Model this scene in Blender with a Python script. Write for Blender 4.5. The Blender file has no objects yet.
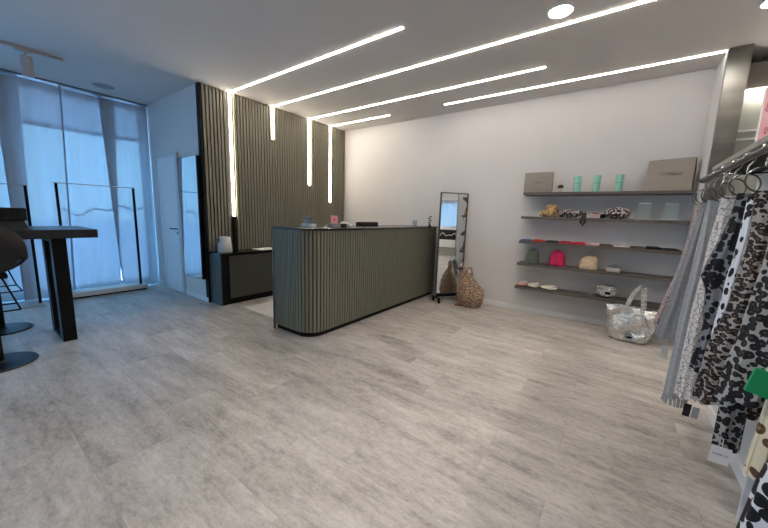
import bpy, bmesh, math, random
from mathutils import Vector, Matrix
random.seed(4)
S = bpy.context.scene
COL = S.collection
PI = math.pi

# ------------------------------------------------------------------ camera
cam = bpy.data.cameras.new('camera')
cam.sensor_width = 36.0
cam.lens = 318.6 / 768 * 36.0
cam.clip_start = 0.05
co = bpy.data.objects.new('camera', cam); COL.objects.link(co)
right = Vector((0.8070, 0.5890, 0.0324)); down = Vector((0.1151, -0.1028, -0.9880)); fwd = Vector((-0.5787, 0.8012, -0.1512))
right.normalize(); fwd = (fwd - right * fwd.dot(right)).normalized(); up = right.cross(fwd).normalized()
m = Matrix((right, up, -fwd)).transposed().to_4x4()
m.translation = (0, 0, 1.32)
co.matrix_world = m
S.camera = co

# ------------------------------------------------------------------ world: cool daylight sky
w = bpy.data.worlds.new('world'); S.world = w; w.use_nodes = True
nt = w.node_tree; nt.nodes.clear()
out = nt.nodes.new('ShaderNodeOutputWorld'); bg = nt.nodes.new('ShaderNodeBackground')
tc = nt.nodes.new('ShaderNodeTexCoord'); sp = nt.nodes.new('ShaderNodeSeparateXYZ'); rp = nt.nodes.new('ShaderNodeValToRGB')
nt.links.new(tc.outputs['Generated'], sp.inputs[0]); nt.links.new(sp.outputs['Z'], rp.inputs[0])
rp.color_ramp.elements[0].position = 0.0; rp.color_ramp.elements[0].color = (0.33, 0.66, 1.0, 1)
rp.color_ramp.elements[1].position = 0.6; rp.color_ramp.elements[1].color = (0.12, 0.45, 1.0, 1)
nt.links.new(rp.outputs[0], bg.inputs[0]); bg.inputs[1].default_value = 4.7
nt.links.new(bg.outputs[0], out.inputs[0])

S.view_settings.view_transform = 'Standard'; S.view_settings.look = 'None'
S.view_settings.gamma = 1.0; S.view_settings.use_curve_mapping = False
S.view_settings.exposure = 1.2
LED_POWER = 14.0
sun = bpy.data.lights.new('sun', 'SUN'); sun.energy = 5.0; sun.angle = .02; sun.color = (.86, .93, 1.0)
so = bpy.data.objects.new('sun', sun); COL.objects.link(so); so.rotation_euler = Vector((.42, -.25, .87)).to_track_quat('Z', 'Y').to_euler()
try:
    S.cycles.use_denoising = True
    S.cycles.max_bounces = 10; S.cycles.diffuse_bounces = 6; S.cycles.transparent_max_bounces = 12
    S.cycles.sample_clamp_indirect = 6.0
except Exception:
    pass

# ------------------------------------------------------------------ helpers
def world_loc(o):
    v = Vector((0, 0, 0))
    while o is not None:
        v += o.location; o = o.parent
    return v

def tag(o, label=None, cat=None, group=None, kind=None):
    if label: o['label'] = label
    if cat: o['category'] = cat
    if group: o['group'] = group
    if kind: o['kind'] = kind
    return o

def thing(name, label, cat, loc, group=None):
    o = bpy.data.objects.new(name, None); COL.objects.link(o)
    o.empty_display_size = 0.1; o.location = loc
    return tag(o, label, cat, group)

class MB:
    def __init__(s): s.b = bmesh.new()
    def verts_box(s, x0, y0, z0, x1, y1, z1, bev=0.0):
        b = s.b
        x0, x1 = min(x0, x1), max(x0, x1); y0, y1 = min(y0, y1), max(y0, y1); z0, z1 = min(z0, z1), max(z0, z1)
        vs = [b.verts.new(p) for p in ((x0,y0,z0),(x1,y0,z0),(x1,y1,z0),(x0,y1,z0),(x0,y0,z1),(x1,y0,z1),(x1,y1,z1),(x0,y1,z1))]
        fs = [b.faces.new([vs[i] for i in f]) for f in ((0,3,2,1),(4,5,6,7),(0,1,5,4),(1,2,6,5),(2,3,7,6),(3,0,4,7))]
        if bev > 0:
            es = list({e for f in fs for e in f.edges})
            bmesh.ops.bevel(b, geom=es, offset=bev, segments=2, affect='EDGES', profile=0.5)
        return s
    box = verts_box
    def hexa(s, pts):
        b = s.b; vs = [b.verts.new(p) for p in pts]
        for f in ((0,3,2,1),(4,5,6,7),(0,1,5,4),(1,2,6,5),(2,3,7,6),(3,0,4,7)): b.faces.new([vs[i] for i in f])
        return s
    def prism(s, poly, z0, z1):
        b = s.b; lo = [b.verts.new((x, y, z0)) for x, y in poly]; hi = [b.verts.new((x, y, z1)) for x, y in poly]
        n = len(poly); b.faces.new(lo[::-1]); b.faces.new(hi)
        for i in range(n): b.faces.new((lo[i], lo[(i+1) % n], hi[(i+1) % n], hi[i]))
        return s
    def lathe(s, prof, c=(0,0,0), seg=28, sx=1.0, sy=1.0, close=True):
        b = s.b; rings = []
        for r, z in prof:
            rings.append([b.verts.new((c[0] + r*sx*math.cos(2*PI*i/seg), c[1] + r*sy*math.sin(2*PI*i/seg), c[2] + z)) for i in range(seg)])
        for a, d in zip(rings, rings[1:]):
            for i in range(seg): b.faces.new((a[i], a[(i+1) % seg], d[(i+1) % seg], d[i]))
        if close:
            b.faces.new(rings[0][::-1]); b.faces.new(rings[-1])
        return s
    def tube(s, path, r, seg=10, closed=False):
        b = s.b; P = [Vector(p) for p in path]; n = len(P); rings = []
        ref = None
        for i, p in enumerate(P):
            a = P[(i-1) % n] if (closed or i > 0) else p; c = P[(i+1) % n] if (closed or i < n-1) else p
            t = (c - a).normalized()
            if ref is None:
                ref = t.cross(Vector((0,0,1)))
                if ref.length < 1e-3: ref = t.cross(Vector((1,0,0)))
            u = (ref - t*ref.dot(t)).normalized(); ref = u; v = t.cross(u)
            rr = r[i] if isinstance(r, (list, tuple)) else r
            rings.append([b.verts.new(p + (u*math.cos(2*PI*k/seg) + v*math.sin(2*PI*k/seg))*rr) for k in range(seg)])
        m_ = n if closed else n-1
        for i in range(m_):
            a, c = rings[i], rings[(i+1) % n]
            for k in range(seg): b.faces.new((a[k], a[(k+1) % seg], c[(k+1) % seg], c[k]))
        if not closed:
            b.faces.new(rings[0][::-1]); b.faces.new(rings[-1])
        return s
    def strap(s, path, w, t, side):
        """flat band along a path; side = width direction"""
        b = s.b; P = [Vector(p) for p in path]; n = len(P); sd = Vector(side).normalized(); rings = []
        for i, p in enumerate(P):
            tg = (P[min(i+1, n-1)] - P[max(i-1, 0)]).normalized(); u = (sd - tg*sd.dot(tg)).normalized(); v = tg.cross(u)
            rings.append([b.verts.new(p + u*a*w/2 + v*c*t/2) for a, c in ((-1,-1),(1,-1),(1,1),(-1,1))])
        for a, c in zip(rings, rings[1:]):
            for k in range(4): b.faces.new((a[k], a[(k+1) % 4], c[(k+1) % 4], c[k]))
        b.faces.new(rings[0][::-1]); b.faces.new(rings[-1])
        return s
    def loft(s, rings, cap=True):
        b = s.b; R = [[b.verts.new(p) for p in r] for r in rings]; n = len(R[0])
        for a, c in zip(R, R[1:]):
            for k in range(n): b.faces.new((a[k], a[(k+1) % n], c[(k+1) % n], c[k]))
        if cap: b.faces.new(R[0][::-1]); b.faces.new(R[-1])
        return s
    def build(s, name, mat, parent=None, smooth=False, kind=None, jitter=None):
        bmesh.ops.recalc_face_normals(s.b, faces=s.b.faces)
        me = bpy.data.meshes.new(name)
        vs = [v.co for v in s.b.verts]
        if parent is None:
            xs = [v.x for v in vs]; ys = [v.y for v in vs]; zs = [v.z for v in vs]
            off = Vector(((min(xs)+max(xs))/2, (min(ys)+max(ys))/2, min(zs)))
        else: off = world_loc(parent)
        for v in s.b.verts: v.co -= off
        if smooth:
            for f in s.b.faces: f.smooth = True
        s.b.to_mesh(me); s.b.free()
        me.materials.append(mat)
        o = bpy.data.objects.new(name, me); COL.objects.link(o)
        if parent is None: o.location = off
        else: o.parent = parent
        if smooth:
            try: me.set_sharp_from_angle(angle=math.radians(40))
            except Exception: pass
        if kind: o['kind'] = kind
        return o

def text(name, body, size, loc, rot, mat, parent, extrude=0.0006, italic=False):
    c = bpy.data.curves.new(name, 'FONT'); c.body = body; c.size = size; c.extrude = extrude
    c.align_x = 'CENTER'; c.align_y = 'CENTER'
    if italic: c.shear = 0.4
    c.materials.append(mat)
    tmp = bpy.data.objects.new('tmp', c); COL.objects.link(tmp); bpy.context.view_layer.update()
    me = bpy.data.meshes.new_from_object(tmp.evaluated_get(bpy.context.evaluated_depsgraph_get()))
    bpy.data.objects.remove(tmp); me.name = name
    o = bpy.data.objects.new(name, me); COL.objects.link(o); o.parent = parent
    if not me.materials: me.materials.append(mat)
    o.location = Vector(loc) - world_loc(parent); o.rotation_euler = rot
    return o

def copy_tree(o, parent=None):
    c = o.copy(); COL.objects.link(c); c.parent = parent
    for ch in list(o.children): copy_tree(ch, c)
    return c

# ------------------------------------------------------------------ materials
def L(c):  # sRGB 0-255 to linear
    return tuple((v/255/12.92 if v/255 <= .04045 else ((v/255+.055)/1.055)**2.4) for v in c) + (1.0,)

def mat(name, rgb, rough=0.6, metal=0.0, bdist=.01, noise=0.0, nscale=8.0, bump=0.0, bscale=60.0, stretch=(1,1,1), spec=0.5, rgb2=None):
    M = bpy.data.materials.new(name); M.use_nodes = True; nt = M.node_tree; p = nt.nodes['Principled BSDF']
    p.inputs['Base Color'].default_value = L(rgb); p.inputs['Roughness'].default_value = rough
    p.inputs['Metallic'].default_value = metal; p.inputs['Specular IOR Level'].default_value = spec
    tc = nt.nodes.new('ShaderNodeTexCoord'); mp = nt.nodes.new('ShaderNodeMapping'); mp.inputs['Scale'].default_value = stretch
    nt.links.new(tc.outputs['Object'], mp.inputs[0])
    nz = nt.nodes.new('ShaderNodeTexNoise'); nz.inputs['Scale'].default_value = nscale; nz.inputs['Detail'].default_value = 5
    nt.links.new(mp.outputs[0], nz.inputs['Vector'])
    r = nt.nodes.new('ShaderNodeValToRGB'); a = L(rgb); c2 = L(rgb2) if rgb2 else tuple(v*(1-max(noise, .03)) for v in a[:3]) + (1,)
    r.color_ramp.elements[0].color = c2; r.color_ramp.elements[1].color = a
    r.color_ramp.elements[0].position = .35; r.color_ramp.elements[1].position = .65
    nt.links.new(nz.outputs['Fac'], r.inputs[0]); nt.links.new(r.outputs[0], p.inputs['Base Color'])
    if bump > 0:
        n2 = nt.nodes.new('ShaderNodeTexNoise'); n2.inputs['Scale'].default_value = bscale; n2.inputs['Detail'].default_value = 4
        nt.links.new(mp.outputs[0], n2.inputs['Vector'])
        bm = nt.nodes.new('ShaderNodeBump'); bm.inputs['Strength'].default_value = bump; bm.inputs['Distance'].default_value = bdist
        nt.links.new(n2.outputs['Fac'], bm.inputs['Height']); nt.links.new(bm.outputs[0], p.inputs['Normal'])
    return M

def emit(name, rgb, strength):
    M = bpy.data.materials.new(name); M.use_nodes = True; nt = M.node_tree; nt.nodes.clear()
    o = nt.nodes.new('ShaderNodeOutputMaterial'); e = nt.nodes.new('ShaderNodeEmission')
    e.inputs[0].default_value = tuple(rgb) + (1,); e.inputs[1].default_value = strength
    nt.links.new(e.outputs[0], o.inputs[0]); return M

def spots(name, base, dark, mid=None, scale=28, thr=.36, ring=.2, rough=.85, stretch=(1,1,1), distort=.22):
    """animal print: dark voronoi blots on a light cloth, optional brown centres"""
    M = bpy.data.materials.new(name); M.use_nodes = True; nt = M.node_tree; p = nt.nodes['Principled BSDF']
    p.inputs['Roughness'].default_value = rough
    tc = nt.nodes.new('ShaderNodeTexCoord'); mp = nt.nodes.new('ShaderNodeMapping'); mp.inputs['Scale'].default_value = stretch
    nt.links.new(tc.outputs['Object'], mp.inputs[0])
    nz = nt.nodes.new('ShaderNodeTexNoise'); nz.inputs['Scale'].default_value = scale*.7; nz.inputs['Detail'].default_value = 2
    nt.links.new(mp.outputs[0], nz.inputs['Vector'])
    mx = nt.nodes.new('ShaderNodeVectorMath'); mx.operation = 'SCALE'; mx.inputs[3].default_value = distort/scale*2
    nt.links.new(nz.outputs['Color'], mx.inputs[0])
    ad = nt.nodes.new('ShaderNodeVectorMath'); ad.operation = 'ADD'
    nt.links.new(mp.outputs[0], ad.inputs[0]); nt.links.new(mx.outputs[0], ad.inputs[1])
    v = nt.nodes.new('ShaderNodeTexVoronoi'); v.inputs['Scale'].default_value = scale; v.inputs['Randomness'].default_value = .8
    nt.links.new(ad.outputs[0], v.inputs['Vector'])
    r = nt.nodes.new('ShaderNodeValToRGB'); r.color_ramp.interpolation = 'CONSTANT'
    e = r.color_ramp.elements
    if mid:
        e[0].position = 0; e[0].color = L(mid); e[1].position = ring; e[1].color = L(dark)
        n = e.new(thr); n.color = L(base)
    else:
        e[0].position = 0; e[0].color = L(dark); e[1].position = thr; e[1].color = L(base)
    nt.links.new(v.outputs['Distance'], r.inputs[0]); nt.links.new(r.outputs[0], p.inputs['Base Color'])
    return M

def floor_mat():
    M = bpy.data.materials.new('stone_look_vinyl'); M.use_nodes = True; nt = M.node_tree; p = nt.nodes['Principled BSDF']
    N = nt.nodes.new; lk = nt.links.new
    tc = N('ShaderNodeTexCoord')
    br = N('ShaderNodeTexBrick'); br.inputs['Scale'].default_value = 1.0
    br.inputs['Brick Width'].default_value = 0.92; br.inputs['Row Height'].default_value = 0.41
    br.inputs['Mortar Size'].default_value = 0.0012; br.inputs['Mortar Smooth'].default_value = .3
    br.inputs['Color1'].default_value = (.0,.0,.0,1); br.inputs['Color2'].default_value = (1,1,1,1); br.inputs['Mortar'].default_value = (.5,.5,.5,1)
    br.offset = .36; br.offset_frequency = 2
    mb = N('ShaderNodeMapping'); mb.inputs['Location'].default_value = (0.05, 0.22, 0)
    lk(tc.outputs['Object'], mb.inputs[0]); lk(mb.outputs[0], br.inputs['Vector'])
    # each plank shifts the pattern a little
    mv = N('ShaderNodeVectorMath'); mv.operation = 'SCALE'; mv.inputs[3].default_value = 3.0; lk(br.outputs['Color'], mv.inputs[0])
    av = N('ShaderNodeVectorMath'); av.operation = 'ADD'; lk(tc.outputs['Object'], av.inputs[0]); lk(mv.outputs[0], av.inputs[1])
    m1 = N('ShaderNodeMapping'); m1.inputs['Scale'].default_value = (.55, 2.0, 1); lk(av.outputs[0], m1.inputs[0])
    n1 = N('ShaderNodeTexNoise'); n1.inputs['Scale'].default_value = 2.2; n1.inputs['Detail'].default_value = 8; n1.inputs['Roughness'].default_value = .68; n1.inputs['Distortion'].default_value = .35; lk(m1.outputs[0], n1.inputs['Vector'])
    m2 = N('ShaderNodeMapping'); m2.inputs['Scale'].default_value = (1, 2.0, 1); lk(av.outputs[0], m2.inputs[0])
    n2 = N('ShaderNodeTexNoise'); n2.inputs['Scale'].default_value = 13; n2.inputs['Detail'].default_value = 8; n2.inputs['Roughness'].default_value = .7; lk(m2.outputs[0], n2.inputs['Vector'])
    r = N('ShaderNodeValToRGB'); e = r.color_ramp.elements
    e[0].position = .385; e[0].color = L((118, 110, 102)); e[1].position = .60; e[1].color = L((208, 201, 193))
    k = e.new(.49); k.color = L((174, 166, 157))
    mix = N('ShaderNodeMix'); mix.data_type = 'FLOAT'; mix.inputs[0].default_value = .36; lk(n1.outputs['Fac'], mix.inputs[2]); lk(n2.outputs['Fac'], mix.inputs[3])
    m3 = N('ShaderNodeMapping'); m3.inputs['Scale'].default_value = (1.1, 9, 1); lk(av.outputs[0], m3.inputs[0])
    n3 = N('ShaderNodeTexNoise'); n3.inputs['Scale'].default_value = 1.6; n3.inputs['Detail'].default_value = 12; n3.inputs['Roughness'].default_value = .72; n3.inputs['Distortion'].default_value = .5; lk(m3.outputs[0], n3.inputs['Vector'])
    mi3 = N('ShaderNodeMix'); mi3.data_type = 'FLOAT'; mi3.inputs[0].default_value = .28; lk(mix.outputs[0], mi3.inputs[2]); lk(n3.outputs['Fac'], mi3.inputs[3])
    n4 = N('ShaderNodeTexNoise'); n4.inputs['Scale'].default_value = 34; n4.inputs['Detail'].default_value = 8; n4.inputs['Roughness'].default_value = .75; lk(m2.outputs[0], n4.inputs['Vector'])
    mi4 = N('ShaderNodeMix'); mi4.data_type = 'FLOAT'; mi4.inputs[0].default_value = .22; lk(mi3.outputs[0], mi4.inputs[2]); lk(n4.outputs['Fac'], mi4.inputs[3])
    lk(mi4.outputs[0], r.inputs[0])
    # plank tone
    hs = N('ShaderNodeHueSaturation'); ma = N('ShaderNodeMath'); ma.operation = 'MULTIPLY_ADD'; ma.inputs[1].default_value = .12; ma.inputs[2].default_value = .94
    lk(br.outputs['Color'], ma.inputs[0]); lk(ma.outputs[0], hs.inputs['Value']); lk(r.outputs[0], hs.inputs['Color'])
    mm = N('ShaderNodeMix'); mm.data_type = 'RGBA'; lk(br.outputs['Fac'], mm.inputs[0]); lk(hs.outputs[0], mm.inputs[6]); mm.inputs[7].default_value = L((150, 143, 136))
    lk(mm.outputs[2], p.inputs['Base Color'])
    rr = N('ShaderNodeMath'); rr.operation = 'MULTIPLY_ADD'; rr.inputs[1].default_value = .22; rr.inputs[2].default_value = .25; lk(n2.outputs['Fac'], rr.inputs[0]); lk(rr.outputs[0], p.inputs['Roughness'])
    bm = N('ShaderNodeBump'); bm.inputs['Strength'].default_value = .12; bm.inputs['Distance'].default_value = .004; lk(n2.outputs['Fac'], bm.inputs['Height']); lk(bm.outputs[0], p.inputs['Normal'])
    return M

def curtain_mat(name, rgb, transp, through=None):
    M = bpy.data.materials.new(name); M.use_nodes = True; nt = M.node_tree; nt.nodes.clear(); N = nt.nodes.new; lk = nt.links.new
    o = N('ShaderNodeOutputMaterial'); tr = N('ShaderNodeBsdfTransparent'); tl = N('ShaderNodeBsdfTranslucent'); df = N('ShaderNodeBsdfDiffuse')
    tc = N('ShaderNodeTexCoord'); mp = N('ShaderNodeMapping'); mp.inputs['Scale'].default_value = (20, 20, .6); wv = N('ShaderNodeTexNoise'); wv.inputs['Scale'].default_value = 1.0
    lk(tc.outputs['Object'], mp.inputs[0]); lk(mp.outputs[0], wv.inputs['Vector'])
    rp = N('ShaderNodeValToRGB'); c = L(rgb); rp.color_ramp.elements[0].color = tuple(v*.9 for v in c[:3]) + (1,); rp.color_ramp.elements[1].color = c
    lk(wv.outputs['Fac'], rp.inputs[0]); lk(rp.outputs[0], df.inputs[0])
    r2 = N('ShaderNodeValToRGB'); c = L(through or rgb); r2.color_ramp.elements[0].color = tuple(v*.8 for v in c[:3]) + (1,); r2.color_ramp.elements[1].color = c
    lk(wv.outputs['Fac'], r2.inputs[0]); lk(r2.outputs[0], tl.inputs[0])
    m1 = N('ShaderNodeMixShader'); m1.inputs[0].default_value = .42; lk(tl.outputs[0], m1.inputs[1]); lk(df.outputs[0], m1.inputs[2])
    m2 = N('ShaderNodeMixShader'); m2.inputs[0].default_value = transp; lk(m1.outputs[0], m2.inputs[1]); lk(tr.outputs[0], m2.inputs[2])
    lk(m2.outputs[0], o.inputs[0]); return M

def glass_mat(name, rgb=(240,246,246), rough=0.0, thin=0.82):
    """thin clear sheet: mostly see-through with a glossy skin"""
    M = bpy.data.materials.new(name); M.use_nodes = True; nt = M.node_tree; nt.nodes.clear(); N = nt.nodes.new; lk = nt.links.new
    o = N('ShaderNodeOutputMaterial'); tr = N('ShaderNodeBsdfTransparent'); tr.inputs[0].default_value = L(rgb)
    g = N('ShaderNodeBsdfPrincipled'); g.inputs['Base Color'].default_value = L(rgb); g.inputs['Roughness'].default_value = .08 + rough
    mx = N('ShaderNodeMixShader'); mx.inputs[0].default_value = thin
    lk(g.outputs[0], mx.inputs[1]); lk(tr.outputs[0], mx.inputs[2]); lk(mx.outputs[0], o.inputs[0]); return M

WHITE = mat('white_wall_paint', (212, 208, 205), .85, nscale=1.5, noise=.03, bump=.03, bscale=120)
CEIL = mat('ceiling_paint', (208, 204, 200), .9, nscale=1.2, noise=.02)
TRIMW = mat('white_lacquer', (226, 225, 224), .45, nscale=3)
FLOOR = floor_mat()
SLAT = mat('olive_grey_slat', (124, 119, 103), .55, nscale=5, noise=.08, stretch=(6,6,.5))
SLATB = mat('slat_backing_felt', (42, 41, 36), .9)
COUNTER = mat('olive_counter_slat', (114, 113, 98), .5, nscale=5, noise=.08, stretch=(6,6,.5))
BLACKTOP = mat('black_worktop', (22, 22, 23), .22, nscale=10)
BLACK = mat('black_powder_coat', (7, 7, 8), .6, nscale=12, spec=.2)
BLACKM = mat('black_matt', (20, 20, 21), .75, nscale=12)
DGREY = mat('dark_grey_laminate', (66, 67, 60), .5, nscale=4, noise=.06)
SGREY = mat('green_grey_side_panel', (64, 70, 64), .5, nscale=4, noise=.06)
SHELF = mat('grey_brown_wood_laminate', (94, 86, 80), .55, nscale=6, noise=.3, stretch=(.6, 8, 8))
CHROME = mat('chrome', (205, 208, 210), .16, 1.0, nscale=6)
STEEL = mat('brushed_steel', (150, 147, 140), .3, 1.0, noise=.4, nscale=1.0, stretch=(.3, .3, 5))
ALU = mat('grey_aluminium', (140, 140, 140), .4, .7, nscale=6)
MIRROR = mat('mirror_glass', (236, 240, 240), .015, 1.0, nscale=1)
LED = emit('led_diffuser', (1.0, .91, .81), LED_POWER*1.15)
LEDS = emit('led_diffuser_soft', (1.0, .91, .83), LED_POWER*.66)
LEDV = emit('led_diffuser_wall', (1.0, .90, .74), LED_POWER*.75)
LAMP = emit('downlight_lens', (1.0, .97, .93), 22)
CURT = curtain_mat('sheer_curtain_cloth', (236, 238, 242), .05, (96, 97, 101))
HEM = curtain_mat('curtain_hem', (214, 214, 226), .0, (176, 176, 184))
BANDLIT = curtain_mat('added_light_band', (240, 236, 236), .35)  # translucent stand-in for the lintel, added to brighten the curtain top
GLASS = glass_mat('window_glass', thin=.93)
CLEAR = glass_mat('clear_acrylic', thin=.84)
DOME = glass_mat('clear_dome', rough=.15, thin=.88)
TRACK = mat('light_grey_metal', (188, 182, 178), .5, .2, nscale=5)
MINT = mat('mint_card', (148, 204, 186), .5, nscale=4)
TAUPE = mat('taupe_card', (150, 141, 130), .7, noise=.08, nscale=4, stretch=(1,1,9))
TAUPED = mat('taupe_card_edge', (104, 94, 86), .7)
INK = mat('grey_ink', (92, 86, 82), .7)

# ------------------------------------------------------------------ the setting
CZ = 2.95
def st(name, boxes, mat_, **k):
    b = MB()
    for q in boxes: b.box(*q)
    o = b.build(name, mat_, **k); o['kind'] = 'structure'; return o

st('floor', [(-6.7, -3.2, -.12, 4.7, 5.1, 0)], FLOOR)
st('ceiling', [(-6.7, -3.2, CZ, 4.7, 5.1, CZ+.12)], CEIL)
st('wall_back', [(-4.68, 4.91, 0, .70, 5.03, CZ)], WHITE)
st('wall_side', [(-6.58, 2.14, 0, -4.68, 2.26, CZ), (-4.80, 2.26, 0, -4.68, 4.91, CZ)], WHITE)
st('wall_front', [(-6.7, -3.12, 0, 4.7, -3.0, CZ)], WHITE)
# recess end: alcove cheek, steel clad pillar, wall of the room beyond
st('wall_alcove', [(.64, 4.47, 0, .80, 4.91, CZ)], WHITE)
st('wall_beyond', [(.80, 4.62, 0, 4.5, 4.78, 2.82), (.66, 5.02, 2.70, 4.5, 5.10, CZ), (.80, 4.78, 2.74, 4.5, 5.02, 2.82), (.66, 4.915, 2.70, .80, 5.02, CZ)], mat('sage_grey_wall', (158, 160, 150), .5, nscale=2))
st('trim_1', [(.80, 4.56, 2.59, 4.5, 4.62, 2.82)], mat('taupe_bulkhead', (112, 104, 94), .6))
st('wall_far', [(4.5, -3.2, 0, 4.62, 5.1, 1.0), (4.5, -3.2, 1.85, 4.62, 5.1, CZ), (4.5, -3.2, 1.0, 4.62, 1.6, 1.85), (4.5, 4.2, 1.0, 4.62, 5.1, 1.85)], WHITE)
st('pillar', [(.647, 4.45, 0, .785, 4.47, CZ), (.785, 4.45, 0, .80, 4.62, CZ)], STEEL)
# half height partition behind the scarf rail
st('wall_right', [(.68, -3.0, 0, .80, 3.06, 1.68)], WHITE)
st('baseboard_right', [(.664, -3.0, 0, .68, 3.06, .07)], TRIMW)
st('baseboard_back', [(-2.40, 4.897, 0, .64, 4.91, .065)], TRIMW)
st('baseboard_side', [(-5.34, 2.127, 0, -4.62, 2.14, .07), (-6.42, 2.127, 0, -6.14, 2.14, .07)], TRIMW)
# window wall on the left
st('wall_left', [(-6.70, -3.2, 2.87, -6.56, 2.26, CZ), (-6.70, -3.2, 2.40, -6.62, 2.10, 2.44), (-6.70, 2.10, 0, -6.58, 2.26, 2.869), (-6.70, -3.2, 0, -6.58, -3.0, 2.42), (-6.70, -3.0, 0, -6.58, 2.10, .06)], WHITE)
wn = 0
for y0, y1 in ((-3.0, -1.32), (-1.32, .40), (.40, 2.10)):  # unseen bays carried on and left uncurtained for extra daylight
    wn += 1
    b = MB(); f = .035
    b.box(-6.66, y0, .06, -6.61, y0+f, 2.42); b.box(-6.66, y1-f, .06, -6.61, y1, 2.42)
    b.box(-6.66, y0+f, .06, -6.61, y1-f, .06+f); b.box(-6.66, y0+f, 2.42-f, -6.61, y1-f, 2.42)
    fr = b.build('window_%d' % wn, ALU); fr['kind'] = 'structure'
    MB().box(-6.64, y0+f, .06+f, -6.632, y1-f, 2.42-f).build('pane', GLASS, fr)
b = MB(); b.box(4.53, 1.6, 1.0, 4.58, 4.2, 1.03); b.box(4.53, 1.6, 1.82, 4.58, 4.2, 1.85)
for y in (1.6, 2.45, 3.3, 4.17): b.box(4.53, y, 1.03, 4.58, y+.03, 1.82)
fr = b.build('window_4', TRIMW); fr['kind'] = 'structure'
MB().box(4.55, 1.63, 1.03, 4.556, 4.17, 1.82).build('pane', GLASS, fr)
for y0, y1 in ((-3.0, -1.32), (-1.32, .40), (.40, 2.10)):  # bays added in place of the lintel so daylight lifts the band above
    wn += 1
    b = MB(); b.box(-6.66, y0, 2.44, -6.61, y0+.03, 2.869); b.box(-6.66, y1-.03, 2.44, -6.61, y1, 2.869)
    fr = b.build('window_%d' % (wn+1), ALU); fr['kind'] = 'structure'
    MB().box(-6.64, y0+.03, 2.44, -6.632, y1-.03, 2.869).build('added_light_pane', BANDLIT, fr)
# pavement outside
g = MB().box(-46, -30, -.35, -6.72, 40, -.2).build('ground_outside', mat('pale_paving', (196, 198, 206), .9, noise=.15, nscale=.6)); g['kind'] = 'structure'
g = MB().box(4.64, -30, -.35, 30, 40, -.2).build('ground_outside', mat('pale_paving_yard', (190, 192, 198), .9, noise=.15, nscale=.6)); g['kind'] = 'structure'

# door in the side wall
d = MB().box(-6.11, 2.118, .006, -5.42, 2.139, 2.10, ).build('door_1', TRIMW); d['kind'] = 'structure'
b = MB(); b.box(-5.42, 2.108, 0, -5.345, 2.139, 2.14); b.box(-6.14, 2.112, 0, -6.11, 2.139, 2.14); b.box(-6.11, 2.112, 2.10, -5.42, 2.139, 2.14)
b.build('door_frame', mat('door_frame_grey', (204, 204, 206), .45), d)
b = MB(); b.tube([(-5.475, 2.118, 1.01), (-5.475, 2.07, 1.01), (-5.50, 2.065, 1.01), (-5.61, 2.065, 1.01)], .009); b.lathe([(.024, -.001), (.024, .0)], (-5.475, 2.1, 1.01))
b.build('door_handle', BLACK, d, True)
MB().box(-5.487, 2.110, .925, -5.463, 2.118, .955).build('keyhole_plate', BLACK, d)

# slatted wall cladding
b = MB(); y = 2.165; LEDY = (2.545, 3.232, 3.98, 4.50)
LEDZ = {2.545: .74, 3.232: 2.461, 3.98: 1.81, 4.50: 1.50}
while y < 4.90:
    lo = .0
    for ly in LEDY:
        if abs((y+.018) - ly) < .034: lo = -LEDZ[ly]
    if lo == 0: b.box(-4.62, y, 0, -4.597, y+.034, CZ-.004)
    elif -lo > .8: b.box(-4.62, y, 0, -4.597, y+.034, -lo-.01)
    y += .048
sl = b.build('wall_slats', SLAT); sl['kind'] = 'structure'
MB().box(-4.66, 2.145, 0, -4.621, 4.905, CZ-.003).build('backing_board', SLATB, sl)
MB().box(-4.68, 2.128, 0, -4.597, 2.144, CZ-.003).build('edge_strip', BLACK, sl)

# ------------------------------------------------------------------ LED light lines
leds = [
 (2.545, 2.49, -1.72, 1.237, 'shortest-from-front', 'nearest LED light line, running down the slatted wall to the sideboard and along the ceiling'),
 (3.232, 3.24, 1.30, 2.461, '', 'long second LED light line with only a short drop down the slatted wall'),
 (3.98, 4.01, -.825, 1.81, '', 'third LED light line, dropping halfway down the slatted wall'),
 (4.50, 4.54, -3.24, 1.54, '', 'LED light line beside the back corner with a short ceiling run and long wall drop')]
for wy, cy, xe, zb, _, lab in leds:
    cy = wy
    t = thing('led_light_line', lab, 'light', (-4.6, wy, zb), 'LED light lines')
    MB().box(-4.588, cy-.010, CZ-.007, xe, cy+.010, CZ-.001).build('ceiling_diffuser', LED, t)
    MB().box(-4.619, wy-.010, zb, -4.588, wy+.010, CZ-.001).build('wall_diffuser', LEDV, t)
    if zb < 1.3: MB().box(-4.620, wy-.021, .745, -4.591, wy+.021, zb-.002).build('black_channel', BLACK, t)
t = thing('led_light_line', 'straight LED light line on the ceiling parallel to the back wall above the shelves', 'light', (-.8, 4.50, CZ-.01), 'LED light lines')
MB().box(-2.25, 4.484, CZ-.008, .637, 4.506, CZ-.001).build('ceiling_diffuser', LEDS, t)
t = thing('led_light_line', 'thin LED light line beyond the steel pillar on taupe bulkhead', 'light', (2.2, 4.56, 2.57), 'LED light lines')
MB().box(.81, 4.553, 2.572, 4.4, 4.60, 2.589).build('diffuser', LED, t)
for z in (2.233, 2.153):
    pass
tag(MB().box(.802, 4.608, 2.222, 4.4, 4.619, 2.240).build('wall_rail', TRIMW), 'upper of two white rails on the wall beyond the pillar', 'rail', 'white rails beyond the pillar')
tag(MB().box(.802, 4.608, 2.145, 4.4, 4.619, 2.163).build('wall_rail', TRIMW), 'lower of two white rails on the wall beyond the pillar', 'rail', 'white rails beyond the pillar')

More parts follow.
